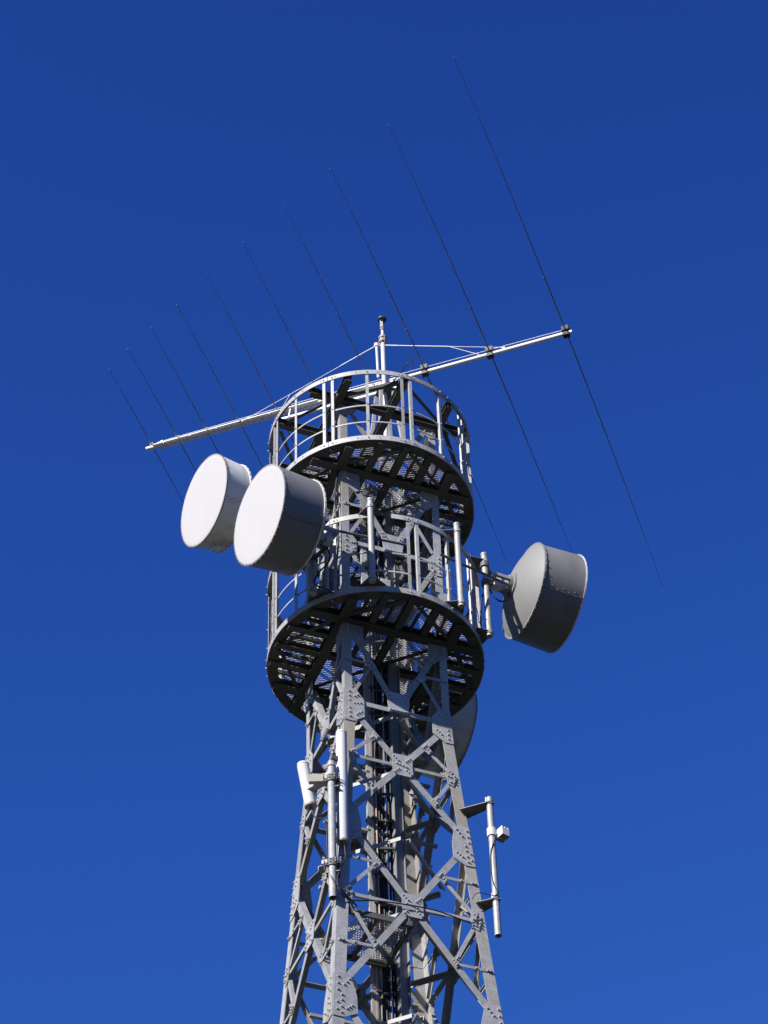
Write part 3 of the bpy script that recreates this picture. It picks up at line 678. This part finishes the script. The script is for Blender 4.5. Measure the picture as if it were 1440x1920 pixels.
# ------------------------------------------------------------------ cable rack, ladder, rest platform inside the shaft
def up_bar(mb, u, w_, z0, z1, wd, dp): mb.box(T * u + N * w_ + Z * (z0 + z1) / 2, T * wd / 2, N * dp / 2, Z * (z1 - z0) / 2)
rack = thing('cable_rack', 'vertical cable rack of pale and dark channels full of cables inside the tower', 'cable rack', (0, 0, 10))
ZR0, ZR1 = 10.0, 31.6
for (u, w_, wd, dp, m_) in ((-.165, .02, .045, .05, RAIL), (-.125, .045, .028, .02, STEEL), ):
    b = MB(); up_bar(b, u, w_, ZR0, ZR1, wd, dp); b.build('rail', m_, rack)
for (u, w_, r_, m_) in ((-.095, .02, .020, RUSTP), (-.065, .06, .011, RUSTP), (-.03, .035, .016, BLACK), (.01, .03, .016, BLACK), (.105, .02, .014, BLACK), (.10, .07, .013, BLACK), (.085, -.05, .012, BLACK), (.14, -.02, .009, TEAL), (.045, .03, .010, BLACK), (.13, .05, .013, BLACK)):
    b = MB(); pts = [T * (u + random.uniform(-.006, .006)) + N * (w_ + random.uniform(-.006, .006)) + Z * z for z in [ZR0 + .9 * i for i in range(25)]]; b.tube(pts, r_, 7); b.build('cable', m_, rack)
z = ZR0
k = 0
while z < ZR1:
    b = MB(); b.bar(T * -.20 + N * .0 + Z * z, T * .16 + N * .12 + Z * z, Z, .03, .03)
    b.box(T * -.10 + N * .05 + Z * (z + .03), T * .035, N * .03, Z * .022); b.build('rung', STEELD, rack); z += .46; k += 1
lad = thing('ladder', 'steel ladder with zigzag side lacing inside the tower, right of the cable rack', 'ladder', (0, 0, 10))
for u in (.10, .40):
    b = MB(); up_bar(b, u, -.26, ZR0, ZR1, .045, .02); b.build('rail', STEEL, lad)
z = ZR0
while z < ZR1:
    MB().cyl(T * .10 - N * .26 + Z * z, T * .40 - N * .26 + Z * z, .010, n=6).build('rung', STEEL, lad); z += .30
b = MB(); z = ZR0; s = 1
while z < ZR1 - .4:
    b.bar(T * (.10 if s > 0 else .02) - N * (.26 if s > 0 else .06) + Z * z, T * (.02 if s > 0 else .10) - N * (.06 if s > 0 else .26) + Z * (z + .33), N, .024, .024); z += .33; s = -s
up_bar(b, .02, -.05, ZR0, ZR1, .03, .03); b.build('side_lacing', STEEL, lad)
hpost(.0, .0, ZR0, ZR1, .135, .12).build('post', STEEL, rack)
# stand-off struts holding the rack to the legs
for zz in (12, 14.5, 17.0, 19.2, 20.6, 21.9, 23.9, 25.0, 26.0, 27.2, 29.3, 30.3):
    h = half(zz) - .06
    b = MB(); b.bar(-T * h + N * .02 + Z * zz, T * (h) + N * .02 + Z * (zz), Z, .05, .04); b.build('crossbar', STEEL, rack)
rp = thing('rest_platform', 'small mesh landing with dark frame inside the tower near its left legs', 'platform', (0, 0, 22.9))
zr = 22.90
hx = half(zr) - .08
b = MB()
for i in range(24):
    for sg in (1, -1):
        u0 = -hx + .03 + i * (hx - .12) / 24
        b.bar(T * u0 + N * (hx * .92 if sg > 0 else .10) + Z * zr, T * (u0 + .24) * 1.0 + N * (.10 if sg > 0 else hx * .92) + Z * zr, Z, .006, .008)
for j in range(20):
    w_ = .10 + j * (hx * .92 - .10) / 20; b.bar(T * (-hx + .03) + N * w_ + Z * (zr + .006), T * -.02 + N * w_ + Z * (zr + .006), Z, .006, .006)
b.build('grating', GRATE, rp, kind='stuff')
for P, Q in (((-hx, .95), (0, .95)), ((-hx, .08), (0, .08)), ((-hx + .02, .05), (-hx + .02, .95)), ((0, .05), (0, .95)), ((-hx / 2, .1), (-hx / 2, .92))):
    b = MB(); b.bar(T * P[0] + N * P[1] + Z * (zr - .05), T * Q[0] + N * Q[1] + Z * (zr - .05), Z, .04, .08); b.build('frame_bar', STEELD, rp)

# ------------------------------------------------------------------ loose cables
def cable(label, pts, r=.008, m=BLACK):
    P = [Vector(p) for p in pts]; out = []
    for i in range(len(P) - 1):
        p0, p1, p2, p3 = P[max(i - 1, 0)], P[i], P[i + 1], P[min(i + 2, len(P) - 1)]
        for k in range(6):
            t = k / 6; out.append(.5 * ((2 * p1) + (-p0 + p2) * t + (2 * p0 - 5 * p1 + 4 * p2 - p3) * t * t + (-p0 + 3 * p1 - 3 * p2 + p3) * t ** 3))
    out.append(P[-1]); o = MB().tube(out, r, 7).build('cable', m); return tag(o, label, 'cable')
cable('black cable looping down from the short leaning white antenna', [(-.85, -1.07, 24.58), (-.80, -1.10, 24.40), (-.70, -1.20, 24.30), (-.66, -1.27, 24.1), (-.65, -1.30, 23.6), (-.62, -1.37, 23.3), (-.55, -1.40, 23.1), (-.42, -1.33, 22.98), (-.30, -1.2, 22.9)], .010)
cable('black cable hanging from the tall white cylinder antenna', [(-.44, -1.25, 23.82), (-.43, -1.26, 23.6), (-.47, -1.33, 23.45), (-.53, -1.38, 23.2), (-.50, -1.38, 23.0), (-.38, -1.3, 22.93)], .011)
FXl, FXr = FP(0, -.86, 22.95, .05), FP(0, .82, 22.97, .05)
cable('dark cable strung across the front of the tower below the tall white antenna', [(-.36, -1.28, 22.93), FP(0, -.5, 23.03, .04), FP(0, -.1, 23.07, .05), FP(0, .3, 23.09, .04), FP(0, .6, 23.04, .04), FP(0, .80, 23.03, .03), FP(0, .88, 23.2, .03)], .009)
cable('thin dark cable taped down the thin right-hand pole', [(1.50, -.63, 24.36), (1.44, -.67, 24.28), (1.39, -.665, 24.1), (1.38, -.66, 23.8), (1.40, -.668, 23.6), (1.44, -.66, 23.5), (1.41, -.67, 23.42), (1.2, -.68, 23.46), (1.12, -.66, 23.38)], .006)
cable('black cable looped behind the dark drum dish', [(-.75, -1.62, 28.9), (-.60, -1.62, 28.7), (-.58, -1.62, 28.45), (-.72, -1.60, 28.25), (-.78, -1.55, 28.1), (-.60, -1.5, 28.02), (-.45, -1.3, 28.1), (-.4, -1.1, 28.3)], .012)
cable('black cable looped under the back of the grey dish on the right', [(1.90, -.33, 29.02), (1.86, -.38, 28.82), (1.75, -.42, 28.76), (1.66, -.45, 28.85), (1.60, -.43, 29.0), (1.5, -.3, 28.9), (1.47, -.25, 28.4)], .012)

for (lb, p, sx_, sy_, sz_, m_) in (
        ('pale steel switch box on the lower platform, behind the near railing posts', T * .62 + N * .90 + Z * 28.52, .13, .07, .20, RAIL),
        ('small dark junction box on the lower platform beside the near left tower leg', T * -.95 + N * .80 + Z * 28.62, .10, .06, .15, BRKT),
        ('tall pale equipment box on the lower platform left of centre, behind the near bare pole', T * -.22 + N * .95 + Z * 28.45, .07, .06, .22, RAIL)):
    t = thing('equipment_box', lb, 'equipment box', p - Z * sz_)
    b = MB(); b.box(p, T * sx_, N * sy_, Z * sz_); b.build('case', m_, t)
    b = MB(); b.box(p + N * (sy_ + .006), T * (sx_ * .88), N * .006, Z * (sz_ * .88)); b.build('door', m_, t)
    b = MB(); b.box(p + N * (sy_ + .02) + T * sx_ * .6, T * .008, N * .008, Z * .03); b.build('handle', BRKT, t)
    for s_ in (-1, 1): b = MB(); b.box(p + T * s_ * sx_ * .7 - Z * (sz_ + (p.z - sz_ - 28.06) / 2), T * .015, N * .015, Z * (p.z - sz_ - 28.06) / 2); b.build('leg', m_, t)
cable('black cable climbing the near left tower leg between the two platforms', [(-.48, -1.02, 28.1), (-.50, -1.03, 28.8), (-.46, -1.01, 29.5), (-.50, -1.02, 30.2), (-.45, -.98, 31.0)], .014)
cable('black cable sagging from the near left leg to the cable rack under the upper platform', [(-.45, -.95, 30.5), (-.30, -.7, 30.2), (-.15, -.35, 30.25), (-.08, -.05, 30.6)], .012)
cable('black cable draped over the lower platform beams in front of the central column', [(.55, -.85, 29.0), (.42, -.7, 28.6), (.25, -.4, 28.35), (.12, -.1, 28.5)], .012)
bolts.build('bolts', BOLT, tower, kind='stuff', recalc=False)
sc.render.engine = 'CYCLES'
print('bolts', NB[0], 'objects', len(bpy.data.objects))
